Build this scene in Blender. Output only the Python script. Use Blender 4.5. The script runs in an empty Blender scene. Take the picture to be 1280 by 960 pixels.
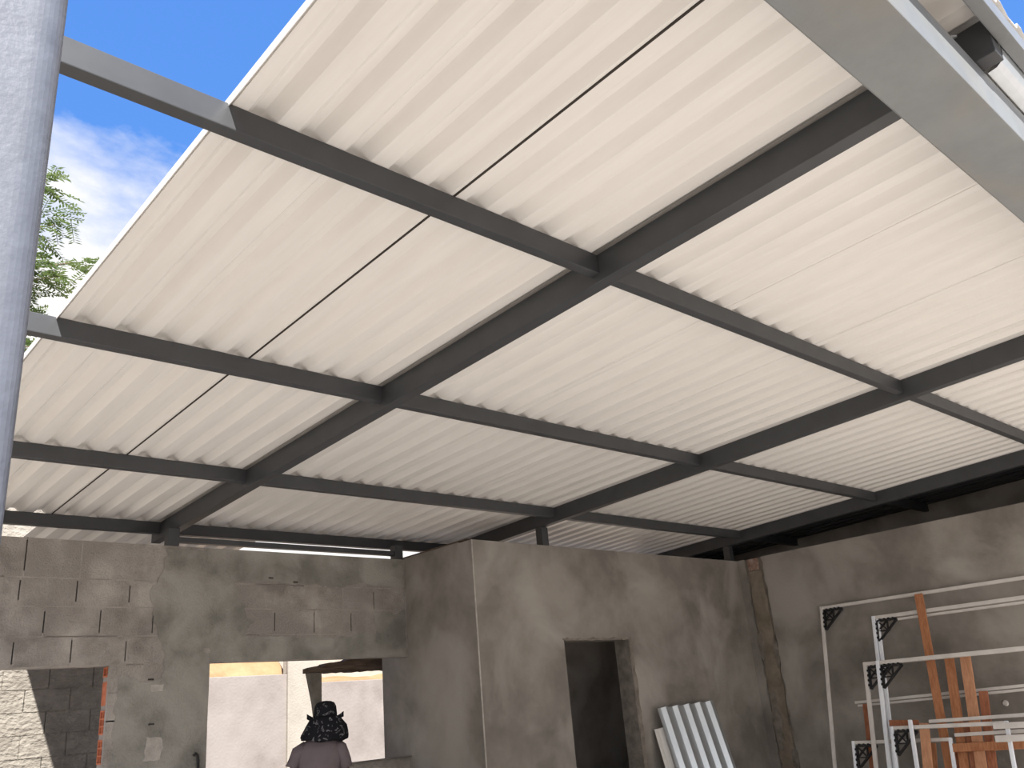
import bpy, bmesh, math, random
from mathutils import Vector, Matrix, noise

random.seed(7)
scene = bpy.context.scene
COL = scene.collection

# ------------------------------------------------------------------ camera
cam_d = bpy.data.cameras.new('camera')
cam = bpy.data.objects.new('camera', cam_d)
COL.objects.link(cam)
R_ = Vector((0.73614235, -0.67183683, -0.08203485))
U_ = Vector((-0.18035775, -0.3115402, 0.93295969))
F_ = Vector((0.65235383, 0.67199552, 0.35050892))
M = Matrix(((R_.x, U_.x, -F_.x, 0.0), (R_.y, U_.y, -F_.y, 0.0), (R_.z, U_.z, -F_.z, 1.5), (0, 0, 0, 1)))
cam.matrix_world = M
cam_d.sensor_width = 36.0
cam_d.lens = 36.0 * 1085.5 / 1280.0
cam_d.clip_start = 0.05
scene.camera = cam

# ------------------------------------------------------------------ view
vs = scene.view_settings
vs.view_transform = 'Standard'
vs.look = 'None'
vs.gamma = 1.0
vs.use_curve_mapping = False
vs.exposure = 0.0

# ------------------------------------------------------------------ world: blue sky with cloud banks
world = bpy.data.worlds.new('sky')
scene.world = world
world.use_nodes = True
wn = world.node_tree
wn.nodes.clear()


def N(tree, kind, **kw):
    n = tree.nodes.new(kind)
    for k, v in kw.items():
        if k in n.inputs:
            n.inputs[k].default_value = v
        else:
            setattr(n, k, v)
    return n


def ramp(tree, stops, fac=None):
    r = tree.nodes.new('ShaderNodeValToRGB')
    el = r.color_ramp.elements
    while len(el) > 1:
        el.remove(el[-1])
    el[0].position, c = stops[0]
    el[0].color = c if len(c) == 4 else (*c, 1)
    for p, c in stops[1:]:
        e = el.new(p)
        e.color = c if len(c) == 4 else (*c, 1)
    if fac is not None:
        tree.links.new(fac, r.inputs['Fac'])
    return r


tc = N(wn, 'ShaderNodeTexCoord')
sep = N(wn, 'ShaderNodeSeparateXYZ')
wn.links.new(tc.outputs['Generated'], sep.inputs[0])
SKY = ramp(wn, [(0.0, (0.50, 0.66, 0.92)), (0.25, (0.26, 0.48, 0.95)), (0.55, (0.13, 0.35, 0.93)), (1.0, (0.09, 0.27, 0.80))], sep.outputs['Z'])
cmap = N(wn, 'ShaderNodeMapping')
cmap.inputs['Location'].default_value = (0.35, 0.1, 0.0)
cmap.inputs['Scale'].default_value = (1.0, 1.0, 1.9)
wn.links.new(tc.outputs['Generated'], cmap.inputs[0])
cn = N(wn, 'ShaderNodeTexNoise')
cn.inputs['Scale'].default_value = 2.6
cn.inputs['Detail'].default_value = 9.0
cn.inputs['Roughness'].default_value = 0.58
cn.inputs['Distortion'].default_value = 0.25
wn.links.new(cmap.outputs[0], cn.inputs['Vector'])
# clouds gather lower in the sky: add a term falling with elevation
elev = N(wn, 'ShaderNodeMapRange')
elev.inputs['From Min'].default_value = 0.42
elev.inputs['From Max'].default_value = 0.62
elev.inputs['To Min'].default_value = 0.20
elev.inputs['To Max'].default_value = -0.22
wn.links.new(sep.outputs['Z'], elev.inputs['Value'])
cadd = N(wn, 'ShaderNodeMath', operation='ADD')
wn.links.new(cn.outputs['Fac'], cadd.inputs[0])
wn.links.new(elev.outputs[0], cadd.inputs[1])
CL = ramp(wn, [(0.47, (0, 0, 0)), (0.66, (1, 1, 1))], cadd.outputs[0])
cmix = N(wn, 'ShaderNodeMix', data_type='RGBA')
wn.links.new(CL.outputs[0], cmix.inputs['Factor'])
wn.links.new(SKY.outputs[0], cmix.inputs['A'])
cmix.inputs['B'].default_value = (1.15, 1.13, 1.10, 1)
bg = N(wn, 'ShaderNodeBackground')
bg.inputs['Strength'].default_value = 1.0
wn.links.new(cmix.outputs['Result'], bg.inputs['Color'])
wo = N(wn, 'ShaderNodeOutputWorld')
wn.links.new(bg.outputs[0], wo.inputs[0])

# ------------------------------------------------------------------ sun
sun_d = bpy.data.lights.new('sun', 'SUN')
sun_d.energy = 13.0
sun_d.angle = math.radians(0.6)
sun_d.color = (1.0, 0.965, 0.91)
sun = bpy.data.objects.new('sun', sun_d)
COL.objects.link(sun)
sun.rotation_euler = Vector((0.345, 0.80, -1.0)).to_track_quat('-Z', 'Y').to_euler()
sun.location = (-4, -5, 12)


# ================================================================== materials
def new_mat(name):
    m = bpy.data.materials.new(name)
    m.use_nodes = True
    return m, m.node_tree, m.node_tree.nodes['Principled BSDF']


def mottled(name, c1, c2, scale=3.0, rough=0.7, spec=0.3, bump=0.0, bscale=60.0, detail=6.0, metallic=0.0,
            c3=None, s3=0.7, stretch=(1, 1, 1), coat=0.0, lo=0.35, hi=0.65, bdist=0.02):
    m, t, b = new_mat(name)
    co = N(t, 'ShaderNodeTexCoord')
    mp = N(t, 'ShaderNodeMapping')
    mp.inputs['Scale'].default_value = stretch
    t.links.new(co.outputs['Object'], mp.inputs[0])
    n = N(t, 'ShaderNodeTexNoise')
    n.inputs['Scale'].default_value = scale
    n.inputs['Detail'].default_value = detail
    n.inputs['Roughness'].default_value = 0.6
    t.links.new(mp.outputs[0], n.inputs['Vector'])
    r = ramp(t, [(lo, c1), (hi, c2)], n.outputs['Fac'])
    col = r.outputs[0]
    if c3 is not None:
        n3 = N(t, 'ShaderNodeTexNoise')
        n3.inputs['Scale'].default_value = s3
        n3.inputs['Detail'].default_value = 5.0
        n3.inputs['Distortion'].default_value = 0.6
        t.links.new(mp.outputs[0], n3.inputs['Vector'])
        r3 = ramp(t, [(0.48, (0, 0, 0)), (0.66, (1, 1, 1))], n3.outputs['Fac'])
        mx = N(t, 'ShaderNodeMix', data_type='RGBA')
        t.links.new(r3.outputs[0], mx.inputs['Factor'])
        t.links.new(col, mx.inputs['A'])
        mx.inputs['B'].default_value = (*c3, 1)
        col = mx.outputs['Result']
    t.links.new(col, b.inputs['Base Color'])
    b.inputs['Roughness'].default_value = rough
    b.inputs['Metallic'].default_value = metallic
    b.inputs['Specular IOR Level'].default_value = spec
    if coat:
        b.inputs['Coat Weight'].default_value = coat
        b.inputs['Coat Roughness'].default_value = 0.2
    if bump:
        n2 = N(t, 'ShaderNodeTexNoise')
        n2.inputs['Scale'].default_value = bscale
        n2.inputs['Detail'].default_value = 5.0
        t.links.new(mp.outputs[0], n2.inputs['Vector'])
        bp = N(t, 'ShaderNodeBump')
        bp.inputs['Strength'].default_value = bump
        bp.inputs['Distance'].default_value = bdist
        t.links.new(n2.outputs['Fac'], bp.inputs['Height'])
        t.links.new(bp.outputs[0], b.inputs['Normal'])
    return m


MAT = {}
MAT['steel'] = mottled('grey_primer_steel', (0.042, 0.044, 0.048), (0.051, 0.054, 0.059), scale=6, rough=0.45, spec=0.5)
MAT['steel_light'] = mottled('light_grey_primer_steel', (0.165, 0.175, 0.182), (0.195, 0.207, 0.213), scale=5, rough=0.4, spec=0.5, bump=0.04, bscale=60, c3=(0.21, 0.205, 0.185), s3=1.6)
MAT['column'] = mottled('column_primer', (0.092, 0.102, 0.128), (0.118, 0.130, 0.160), scale=40, rough=0.5, spec=0.5, bump=0.12, bscale=180, c3=(0.108, 0.118, 0.145), s3=6, bdist=0.004)
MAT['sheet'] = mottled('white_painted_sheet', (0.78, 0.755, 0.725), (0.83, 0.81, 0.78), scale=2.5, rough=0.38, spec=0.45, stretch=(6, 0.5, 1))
MAT['galv'] = mottled('galvanised_sheet', (0.62, 0.66, 0.70), (0.70, 0.74, 0.78), scale=12, rough=0.3, metallic=0.85, stretch=(1, 1, 0.2))
MAT['dark_seal'] = mottled('dark_sealant', (0.03, 0.025, 0.022), (0.05, 0.04, 0.035), scale=30, rough=0.8)
MAT['block'] = mottled('concrete_block', (0.225, 0.205, 0.187), (0.41, 0.378, 0.347), scale=3.6, rough=0.92, spec=0.15, bump=0.7, bscale=75, c3=(0.27, 0.247, 0.228), s3=1.5, detail=9)
MAT['mortar'] = mottled('grey_mortar', (0.26, 0.236, 0.213), (0.38, 0.348, 0.318), scale=5, rough=0.95, spec=0.1, bump=0.5, bscale=80)
MAT['patch'] = mottled('mortar_patch', (0.175, 0.168, 0.150), (0.31, 0.296, 0.268), scale=3.6, rough=0.93, spec=0.1, bump=0.45, bscale=50, c3=(0.33, 0.318, 0.29), s3=1.9)
MAT['plaster'] = mottled('smooth_cement_plaster', (0.185, 0.168, 0.150), (0.31, 0.284, 0.257), scale=1.7, rough=0.9, spec=0.15, bump=0.22, bscale=35, c3=(0.365, 0.34, 0.312), s3=1.1, detail=9)
MAT['plaster_dark'] = mottled('rough_cement_fill', (0.16, 0.14, 0.12), (0.27, 0.24, 0.21), scale=9, rough=0.95, spec=0.1, bump=0.8, bscale=45)
MAT['filler'] = mottled('pale_filler', (0.36, 0.335, 0.305), (0.48, 0.45, 0.415), scale=14, rough=0.95, spec=0.1, bump=0.4, bscale=60)
MAT['chase'] = mottled('chase_mortar', (0.19, 0.158, 0.122), (0.29, 0.248, 0.20), scale=5, rough=0.95, spec=0.1, bump=0.6, bscale=45)
MAT['outer_wall'] = mottled('pale_plaster_outside', (0.22, 0.19, 0.172), (0.315, 0.278, 0.255), scale=1.6, rough=0.95, spec=0.1, bump=0.2, bscale=30, c3=(0.30, 0.268, 0.245), s3=0.8)
MAT['outer_pillar'] = mottled('cream_plaster', (0.33, 0.295, 0.25), (0.39, 0.35, 0.30), scale=3, rough=0.95, spec=0.1, bump=0.25, bscale=40)
MAT['rough_block'] = mottled('rough_render_block', (0.20, 0.18, 0.155), (0.285, 0.26, 0.225), scale=6, rough=0.97, spec=0.1, bump=0.8, bscale=22, stretch=(1, 1, 1.6), bdist=0.035)
MAT['brick'] = mottled('red_clay_brick', (0.42, 0.13, 0.07), (0.56, 0.20, 0.11), scale=14, rough=0.9, spec=0.1, bump=0.3, bscale=70)
MAT['brick_old'] = mottled('mortar_smeared_brick', (0.24, 0.13, 0.095), (0.42, 0.33, 0.28), scale=14, rough=0.95, spec=0.1, bump=0.5, bscale=60)
MAT['earth'] = mottled('orange_earth', (0.24, 0.145, 0.075), (0.34, 0.225, 0.125), scale=2.5, rough=1.0, spec=0.0, bump=0.6, bscale=12)
MAT['ground'] = mottled('pale_sandy_ground', (0.33, 0.29, 0.245), (0.41, 0.365, 0.315), scale=0.8, rough=1.0, spec=0.0, bump=0.4, bscale=8)
MAT['bounce_cut_ground'] = mottled('dark_bounce_cut', (0.135, 0.115, 0.09), (0.20, 0.17, 0.135), scale=1.2, rough=1.0, spec=0.0, bump=0.5, bscale=9)
MAT['floor'] = mottled('bare_concrete_floor', (0.38, 0.35, 0.315), (0.46, 0.43, 0.39), scale=1.4, rough=0.85, spec=0.2, bump=0.2, bscale=30)
MAT['wood'] = mottled('orange_sawn_wood', (0.34, 0.14, 0.068), (0.48, 0.22, 0.11), scale=5, rough=0.75, spec=0.2, stretch=(9, 9, 0.7))
MAT['wood_light'] = mottled('pale_sawn_wood', (0.45, 0.22, 0.125), (0.58, 0.31, 0.18), scale=5, rough=0.75, spec=0.2, stretch=(9, 9, 0.7))
MAT['wood_dark'] = mottled('dark_sawn_wood', (0.26, 0.10, 0.055), (0.38, 0.155, 0.085), scale=5, rough=0.75, spec=0.2, stretch=(9, 9, 0.7))
MAT['log'] = mottled('weathered_dark_timber', (0.10, 0.075, 0.055), (0.20, 0.15, 0.115), scale=8, rough=0.95, spec=0.1, bump=0.9, bscale=30, stretch=(0.5, 4, 4))
MAT['post'] = mottled('weathered_post', (0.17, 0.155, 0.13), (0.25, 0.23, 0.20), scale=6, rough=0.95, spec=0.1, bump=0.5, bscale=30)
MAT['alu'] = mottled('painted_aluminium_tube', (0.60, 0.57, 0.545), (0.70, 0.665, 0.635), scale=8, rough=0.4, spec=0.5)
MAT['alu_bright'] = mottled('bright_aluminium_tube', (0.80, 0.84, 0.92), (0.88, 0.91, 0.97), scale=8, rough=0.35, spec=0.5)
MAT['black_plastic'] = mottled('black_plastic', (0.012, 0.012, 0.014), (0.02, 0.02, 0.022), scale=10, rough=0.45, spec=0.4)
MAT['cable'] = mottled('black_conduit', (0.015, 0.015, 0.016), (0.03, 0.03, 0.03), scale=10, rough=0.5)
MAT['skin'] = mottled('brown_skin', (0.085, 0.040, 0.028), (0.12, 0.058, 0.04), scale=12, rough=0.55, spec=0.35)
MAT['shirt'] = mottled('mauve_grey_jersey', (0.135, 0.110, 0.120), (0.165, 0.135, 0.145), scale=5, rough=0.95, spec=0.1, bump=0.25, bscale=9)
MAT['trouser'] = mottled('dark_blue_denim', (0.04, 0.05, 0.085), (0.065, 0.08, 0.12), scale=30, rough=0.9, spec=0.1)
MAT['boot'] = mottled('dusty_brown_leather', (0.09, 0.06, 0.04), (0.16, 0.12, 0.09), scale=9, rough=0.8)
MAT['bark'] = mottled('brown_bark', (0.14, 0.10, 0.07), (0.24, 0.18, 0.13), scale=9, rough=0.95, bump=0.7, bscale=25)
MAT['hair'] = mottled('black_hair', (0.012, 0.010, 0.009), (0.02, 0.018, 0.016), scale=60, rough=0.7)

# printed hat cloth: black with loose pale strokes
m, t, b = new_mat('black_printed_cloth')
co = N(t, 'ShaderNodeTexCoord')
n1 = N(t, 'ShaderNodeTexNoise')
n1.inputs['Scale'].default_value = 17.0
n1.inputs['Detail'].default_value = 1.0
n1.inputs['Distortion'].default_value = 1.6
t.links.new(co.outputs['Object'], n1.inputs['Vector'])
r1 = ramp(t, [(0.60, (0.010, 0.010, 0.013)), (0.635, (0.15, 0.15, 0.16)), (0.655, (0.15, 0.15, 0.16)), (0.69, (0.012, 0.012, 0.015))], n1.outputs['Fac'])
t.links.new(r1.outputs[0], b.inputs['Base Color'])
b.inputs['Roughness'].default_value = 0.9
b.inputs['Specular IOR Level'].default_value = 0.15
MAT['hat'] = m

# leaves
m, t, b = new_mat('green_leaflets')
co = N(t, 'ShaderNodeTexCoord')
n1 = N(t, 'ShaderNodeTexNoise')
n1.inputs['Scale'].default_value = 2.2
t.links.new(co.outputs['Object'], n1.inputs['Vector'])
r1 = ramp(t, [(0.35, (0.07, 0.12, 0.03)), (0.65, (0.19, 0.25, 0.085))], n1.outputs['Fac'])
t.links.new(r1.outputs[0], b.inputs['Base Color'])
b.inputs['Roughness'].default_value = 0.6
tr = N(t, 'ShaderNodeBsdfTranslucent')
t.links.new(r1.outputs[0], tr.inputs['Color'])
ms = N(t, 'ShaderNodeMixShader')
ms.inputs[0].default_value = 0.35
t.links.new(b.outputs[0], ms.inputs[1])
t.links.new(tr.outputs[0], ms.inputs[2])
t.links.new(ms.outputs[0], t.nodes['Material Output'].inputs['Surface'])
MAT['leaf'] = m


# ================================================================== mesh helpers
class MB:
    """collects simple solids that become ONE mesh object"""

    def __init__(self):
        self.v = []
        self.f = []

    def add(self, verts, faces):
        o = len(self.v)
        self.v += [tuple(p) for p in verts]
        self.f += [tuple(i + o for i in f) for f in faces]
        return self

    def box(self, x0, x1, y0, y1, z0, z1):
        vs_ = [(x0, y0, z0), (x1, y0, z0), (x1, y1, z0), (x0, y1, z0), (x0, y0, z1), (x1, y0, z1), (x1, y1, z1), (x0, y1, z1)]
        return self.add(vs_, [(0, 3, 2, 1), (4, 5, 6, 7), (0, 1, 5, 4), (1, 2, 6, 5), (2, 3, 7, 6), (3, 0, 4, 7)])

    def hexa(self, bottom, top):
        return self.add(list(bottom) + list(top), [(0, 3, 2, 1), (4, 5, 6, 7), (0, 1, 5, 4), (1, 2, 6, 5), (2, 3, 7, 6), (3, 0, 4, 7)])

    def extrude(self, poly, vec):
        """polygon (3d points) swept along vec"""
        n = len(poly)
        vec = Vector(vec)
        a = [Vector(p) for p in poly]
        b_ = [p + vec for p in a]
        fs = [tuple(range(n))[::-1], tuple(range(n, 2 * n))]
        for i in range(n):
            j = (i + 1) % n
            fs.append((i, j, n + j, n + i))
        return self.add(a + b_, fs)

    def bar(self, p0, p1, w, h, side=None):
        """rectangular bar from p0 to p1; w along side, h along the other normal"""
        p0, p1 = Vector(p0), Vector(p1)
        d = (p1 - p0).normalized()
        s = Vector(side) if side is not None else (Vector((0, 0, 1)) if abs(d.z) < 0.9 else Vector((1, 0, 0)))
        s = (s - d * s.dot(d)).normalized()
        q = d.cross(s)
        c = []
        for p in (p0, p1):
            c += [p - s * w / 2 - q * h / 2, p + s * w / 2 - q * h / 2, p + s * w / 2 + q * h / 2, p - s * w / 2 + q * h / 2]
        return self.hexa(c[:4], c[4:])

    def tube(self, pts, radii, n=10):
        pts = [Vector(p) for p in pts]
        if not hasattr(radii, '__len__'):
            radii = [radii] * len(pts)
        ref = None
        rings = []
        for i, p in enumerate(pts):
            d = (pts[min(i + 1, len(pts) - 1)] - pts[max(i - 1, 0)]).normalized()
            if ref is None:
                ref = d.orthogonal().normalized()
            ref = (ref - d * ref.dot(d)).normalized()
            q = d.cross(ref)
            rings.append([p + (ref * math.cos(a) + q * math.sin(a)) * radii[i] for a in [2 * math.pi * k / n for k in range(n)]])
        return self.loft(rings)

    def loft(self, rings, caps=True, closed=True):
        n = len(rings[0])
        vs_ = [p for r in rings for p in r]
        fs = []
        for i in range(len(rings) - 1):
            for k in range(n if closed else n - 1):
                j = (k + 1) % n
                fs.append((i * n + k, i * n + j, (i + 1) * n + j, (i + 1) * n + k))
        if caps:
            fs.append(tuple(range(n))[::-1])
            fs.append(tuple(range((len(rings) - 1) * n, len(rings) * n)))
        return self.add(vs_, fs)

    def mesh(self, name):
        me = bpy.data.meshes.new(name)
        me.from_pydata(self.v, [], self.f)
        bm = bmesh.new()
        bm.from_mesh(me)
        bmesh.ops.recalc_face_normals(bm, faces=bm.faces)
        bm.to_mesh(me)
        bm.free()
        return me

    def build(self, name, mat, parent=None, smooth=False, bevel=0.0, seg=2):
        """links as one object; with a parent the vertices stay in world place"""
        off = parent_origin(parent)
        self.v = [(x - off[0], y - off[1], z - off[2]) for x, y, z in self.v]
        me = self.mesh(name)
        me.materials.append(mat)
        if bevel:
            bm = bmesh.new()
            bm.from_mesh(me)
            es = [e for e in bm.edges if len(e.link_faces) == 2 and e.calc_face_angle(0) > 0.6]
            bmesh.ops.bevel(bm, geom=es, offset=bevel, segments=seg, affect='EDGES', profile=0.6)
            bm.to_mesh(me)
            bm.free()
        if smooth:
            for p in me.polygons:
                p.use_smooth = True
        o = bpy.data.objects.new(name, me)
        COL.objects.link(o)
        if parent is not None:
            o.parent = parent
        return o


def parent_origin(p):
    off = Vector((0, 0, 0))
    while p is not None:
        off += Vector(p.location)
        p = p.parent
    return off


def tag(o, label, cat, group=None):
    o['label'] = label
    o['category'] = cat
    if group:
        o['group'] = group
    return o


def thing(name, label, cat, loc, group=None):
    o = bpy.data.objects.new(name, None)
    o.empty_display_size = 0.1
    o.location = loc
    COL.objects.link(o)
    return tag(o, label, cat, group)


def struct(o):
    o['kind'] = 'structure'
    return o


# ================================================================== dimensions
Z0, SL = 3.513, 0.0424          # rafter underside: z = Z0 - SL*y
RH, RW = 0.145, 0.08             # rafter depth, width
YB, TB = 7.325, 0.14             # back wall face, thickness
YF = 6.249                       # box front face
XS = 5.352                       # box side face
XR = 9.794                       # right wall face
HW = 3.044                       # wall tops
Y_FRONT, Y_BACK = 0.48, 7.95    # roof ends
RX = [-0.34, 3.02, 6.38, 9.74]   # rafter centres


def zr(y):
    return Z0 - SL * y


# ================================================================== ground and floor
g = MB().box(-45, 55, -60, 60, -0.35, -0.06).build('ground', MAT['ground'])
struct(g)
fl = MB().box(-0.45, 11.3, 0.2, 9.3, -0.06, 0.0).build('floor', MAT['floor'])
struct(fl)

so = MB().box(-14, -0.5, -8, 14, -0.059, -0.03).build('bounce_cut_ground', MAT['bounce_cut_ground'])  # unseen dark slab, added to cut light bounced up from the left
struct(so)

# ================================================================== back wall (blocks)
DOOR = (1.05, 2.50, 0.0, 2.076)
WIN = (3.305, XS, 1.165, 2.083)
core = MB()
yc0, yc1 = YB + 0.035, YB + TB
for (x0, x1, z0, z1) in [(-0.45, DOOR[0], 0, HW - 0.005), (DOOR[0], DOOR[1], DOOR[3] + 0.005, HW - 0.005), (DOOR[1] + 0.10, WIN[0], 0, HW - 0.005),
                         (DOOR[1], DOOR[1] + 0.10, DOOR[3] + 0.005, HW - 0.005),
                         (WIN[0], WIN[1], 0, WIN[2]), (WIN[0], WIN[1], WIN[3], HW - 0.005)]:
    core.box(x0, x1, yc0, yc1, z0, z1)
wall_back = core.build('wall_back', MAT['mortar'])
struct(wall_back)

# block courses
OPEN_J = {  # course -> vertical joints left open (dark gaps)
    0: [1.82], 1: [1.803, 2.208, 2.61, 4.96], 2: [1.995, 2.40, 2.811, 3.508, 3.897, 4.298, 4.696, 5.092], 3: [1.806, 2.206, 2.611]}
bed = MB()
rb = random.Random(3)
courses = []
top = HW
zc = HW
hs = [0.304, 0.215, 0.223, 0.219]     # top course has its bed and capping
k = 0
while zc > 0.05:
    h = hs[k] if k < len(hs) else 0.205
    z1, z0 = zc, max(zc - h, 0.0)
    courses.append((k, z0, z1))
    zc -= h
    k += 1


def free_spans(z0, z1):
    sp = [(-0.45, XS)]
    for (a, b_, c, d) in (DOOR, WIN):
        if z1 > c + 0.03 and z0 < d - 0.03:
            ns = []
            for (s0, s1) in sp:
                if a > s0 and b_ <= s1:
                    ns += [(s0, a)] + ([(b_, s1)] if b_ < s1 - .01 else [])
                else:
                    ns.append((s0, s1))
            sp = ns
    return sp


block_pool = []
for (k, z0, z1) in courses:
    base = 1.80 if k % 2 == 1 else 2.0
    if k == 0:
        base = 1.82
    js = [base + 0.4015 * i for i in range(-9, 10)]
    oj = OPEN_J.get(k, [])
    # snap joints to the observed open ones
    js = [min(oj, key=lambda o_: abs(o_ - j)) if oj and min(abs(o_ - j) for o_ in oj) < 0.13 else j for j in js]
    for (s0, s1) in free_spans(z0, z1):
        zb = z0
        zt = z1
        for (a, b_, c, d) in (DOOR, WIN):
            if a - 0.01 <= s0 < b_ and s1 <= b_ + 0.01:
                pass
        cuts = [s0] + [j for j in js if s0 + 0.06 < j < s1 - 0.06] + [s1]
        for x0, x1 in zip(cuts[:-1], cuts[1:]):
            zb_, zt_ = z0 + 0.005, z1 - 0.005
            # trims at opening heads and sill
            mid = 0.5 * (x0 + x1)
            for (a, b_, c, d) in (DOOR, WIN):
                if x1 > a + 0.01 and x0 < b_ - 0.01:
                    if z0 < d < z1:
                        zb_ = max(zb_, d)
                    if z0 < c < z1 and c > 0.1:
                        zt_ = min(zt_, c)
            if zt_ - zb_ < 0.04:
                continue
            gl = 0.005 if x0 in oj else 0.004
            gr = 0.005 if x1 in oj else 0.004
            e0 = 0.0 if x0 == s0 else gl
            e1 = 0.0 if x1 == s1 else gr
            pr_ = rb.uniform(-0.001, 0.001)
            bl = MB().box(x0 + e0, x1 - e1, YB + pr_, yc0, zb_, zt_).build('block', MAT['block'], wall_back)
            # filled vertical joint
            if x0 != s0 and x0 not in oj:
                bed.box(x0 - 0.0055, x0 + 0.0055, YB + 0.0008, yc0, z0 + 0.004, z1 - 0.004)
            elif x0 in oj:
                # open joint, mortar crumbs left top and bottom
                hj = rb.uniform(0.0, 0.04)
                bed.box(x0 - 0.007, x0 + 0.007, YB + 0.002, yc0, z0, z0 + 0.015 + hj)
                bed.box(x0 - 0.007, x0 + 0.007, YB + 0.002, yc0, z1 - 0.012 - rb.uniform(0, 0.03), z1)
        # bed joint
        x = s0
        while x < s1:
            x2 = min(x + rb.uniform(0.12, 0.5), s1)
            rec = rb.choice([0.0006, 0.001, 0.001, 0.0015, 0.004, 0.012])
            if z0 > 0.05:
                ok = True
                for (a, b_, c, d) in (DOOR, WIN):
                    if x2 > a and x < b_ and c < z0 < d:
                        ok = False
                if ok:
                    bed.box(x, x2, YB + rec, yc0, z0 - 0.0052, z0 + 0.0052)
            x = x2
bo = bed.build('mortar_joint', MAT['mortar'], wall_back)


def ragged_patch(x0, x1, z0, z1, amp, n, y, thick, seed, name, mat, parent, edge=(1, 1, .15, 1)):
    r = random.Random(seed)
    pts = []
    def wob(t_):
        return amp * (0.9 * noise.noise((t_ * 3, seed * 3.1, 0)) + 0.55 * noise.noise((t_ * 11, seed * 3.1, 2)) + 0.3 * noise.noise((t_ * 37, seed, 5)))
    nx_, nz_ = max(8, int((x1 - x0) / 0.03)), max(8, int((z1 - z0) / 0.03))
    for i in range(nx_):
        pts.append((x0 + (x1 - x0) * i / nx_, z0 + wob(x0 + (x1 - x0) * i / nx_) * edge[0]))
    for i in range(nz_):
        pts.append((x1 + wob(9 + z0 + (z1 - z0) * i / nz_) * edge[1], z0 + (z1 - z0) * i / nz_))
    for i in range(nx_):
        pts.append((x1 - (x1 - x0) * i / nx_, z1 + wob(19 + x1 - (x1 - x0) * i / nx_) * edge[2]))
    for i in range(nz_):
        pts.append((x0 + wob(29 + z1 - (z1 - z0) * i / nz_) * edge[3], z1 - (z1 - z0) * i / nz_))
    return MB().extrude([(p[0], y, p[1]) for p in pts], (0, thick, 0)).build(name, mat, parent)


ragged_patch(2.86, 3.24, 0.0, 3.02, 0.10, 10, YB - 0.007, 0.012, 5, 'plaster_patch', MAT['patch'], wall_back, (0, .5, .15, 1))
ragged_patch(3.24, 5.33, 2.76, 3.036, 0.05, 16, YB - 0.004, 0.009, 9, 'plaster_patch', MAT['patch'], wall_back, (1, .2, .1, .5))
ragged_patch(3.12, 3.58, 2.20, 2.82, 0.13, 8, YB - 0.0052, 0.009, 14, 'plaster_patch', MAT['patch'], wall_back)
ragged_patch(2.56, 2.95, 0.0, 1.98, 0.08, 10, YB - 0.0045, 0.009, 11, 'plaster_patch', MAT['patch'], wall_back, (0, .5, 1, .6))
ragged_patch(3.02, 3.302, 0.0, 2.16, 0.06, 8, YB - 0.0095, 0.012, 12, 'plaster_patch', MAT['patch'], wall_back, (0, .06, 1, .8))
ragged_patch(3.31, 5.33, 2.086, 2.28, 0.06, 16, YB - 0.0042, 0.009, 21, 'plaster_patch', MAT['patch'], wall_back, (.05, .2, 1, .2))
ragged_patch(4.98, 5.33, 2.10, 2.50, 0.09, 6, YB - 0.0056, 0.009, 22, 'plaster_patch', MAT['patch'], wall_back, (.1, .2, 1, 1))
MB().box(WIN[0], WIN[1] - 0.001, YB - 0.003, YB + TB + 0.02, WIN[2] + 0.0005, WIN[2] + 0.008).build('sill_shade', MAT['plaster_dark'], wall_back)  # dark slab on the sill, its unlit top put into the colour
# pale filler smears and small fixing holes
for (x, z, w, h, sd) in [(2.88, 1.90, 0.10, 0.05, 31), (2.86, 1.45, 0.14, 0.16, 32), (2.96, 2.19, 0.07, 0.12, 33), (3.02, 2.46, 0.16, 0.2, 34)]:
    ragged_patch(x - w / 2, x + w / 2, z - h / 2, z + h / 2, 0.35 * w, 4, YB - 0.0115, 0.006, sd, 'filler_smear', MAT['filler'] if sd < 33 else MAT['patch'], wall_back, (.5, 1, .5, 1))
for (x, z) in [(2.82, 1.965), (2.845, 1.63), (3.85, 2.80), (4.1, 2.77)]:
    MB().box(x - 0.022, x + 0.022, YB - 0.0125, YB - 0.004, z - 0.006, z + 0.006).build('fixing_hole', MAT['dark_seal'], wall_back)

# clay bricks exposed in the right jamb of the doorway
zj = 0.0
kinds = ['solid', 'hollow']
ki = 0
while zj < DOOR[3] - 0.03:
    h = min(0.175, DOOR[3] - zj - 0.004)
    zt = DOOR[3] - zj
    z1 = zt
    z0 = zt - h
    x0, x1, y0, y1 = DOOR[1] + 0.001, DOOR[1] + 0.099, YB + 0.012, YB + 0.138
    first = (zj == 0.0)
    hh = 0.075 if first else h
    z0 = zt - hh
    if first or ki % 3 != 1:
        # hollow brick end: frame plus webs around recessed cells
        q = MB()
        rows = 1 if first else 3
        q.box(x0 + 0.03, x1, y0, y1, z0, z1)
        tw = 0.011
        for j in range(3):
            yy = y0 + (y1 - y0 - tw) * j / 2
            q.box(x0, x0 + 0.03, yy, yy + tw, z0, z1)
        for i in range(rows + 1):
            zz = z0 + (z1 - z0 - tw) * i / rows
            for j in range(2):
                ya = y0 + (y1 - y0 - tw) * j / 2 + tw
                q.box(x0, x0 + 0.03, ya, ya + (y1 - y0 - tw) / 2 - tw, zz, zz + tw)
        q.build('brick', MAT['brick'], wall_back)
    else:
        MB().box(x0, x1, y0, y1, z0, z1).build('brick', MAT['brick'], wall_back, bevel=0.004, seg=1)
    MB().box(x0 + 0.004, x1, y0 + 0.005, y1, z0 - 0.035, z0 + 0.001).build('mortar_joint', MAT['mortar'], wall_back)
    ki += 1
    zj += hh + 0.035
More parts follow.
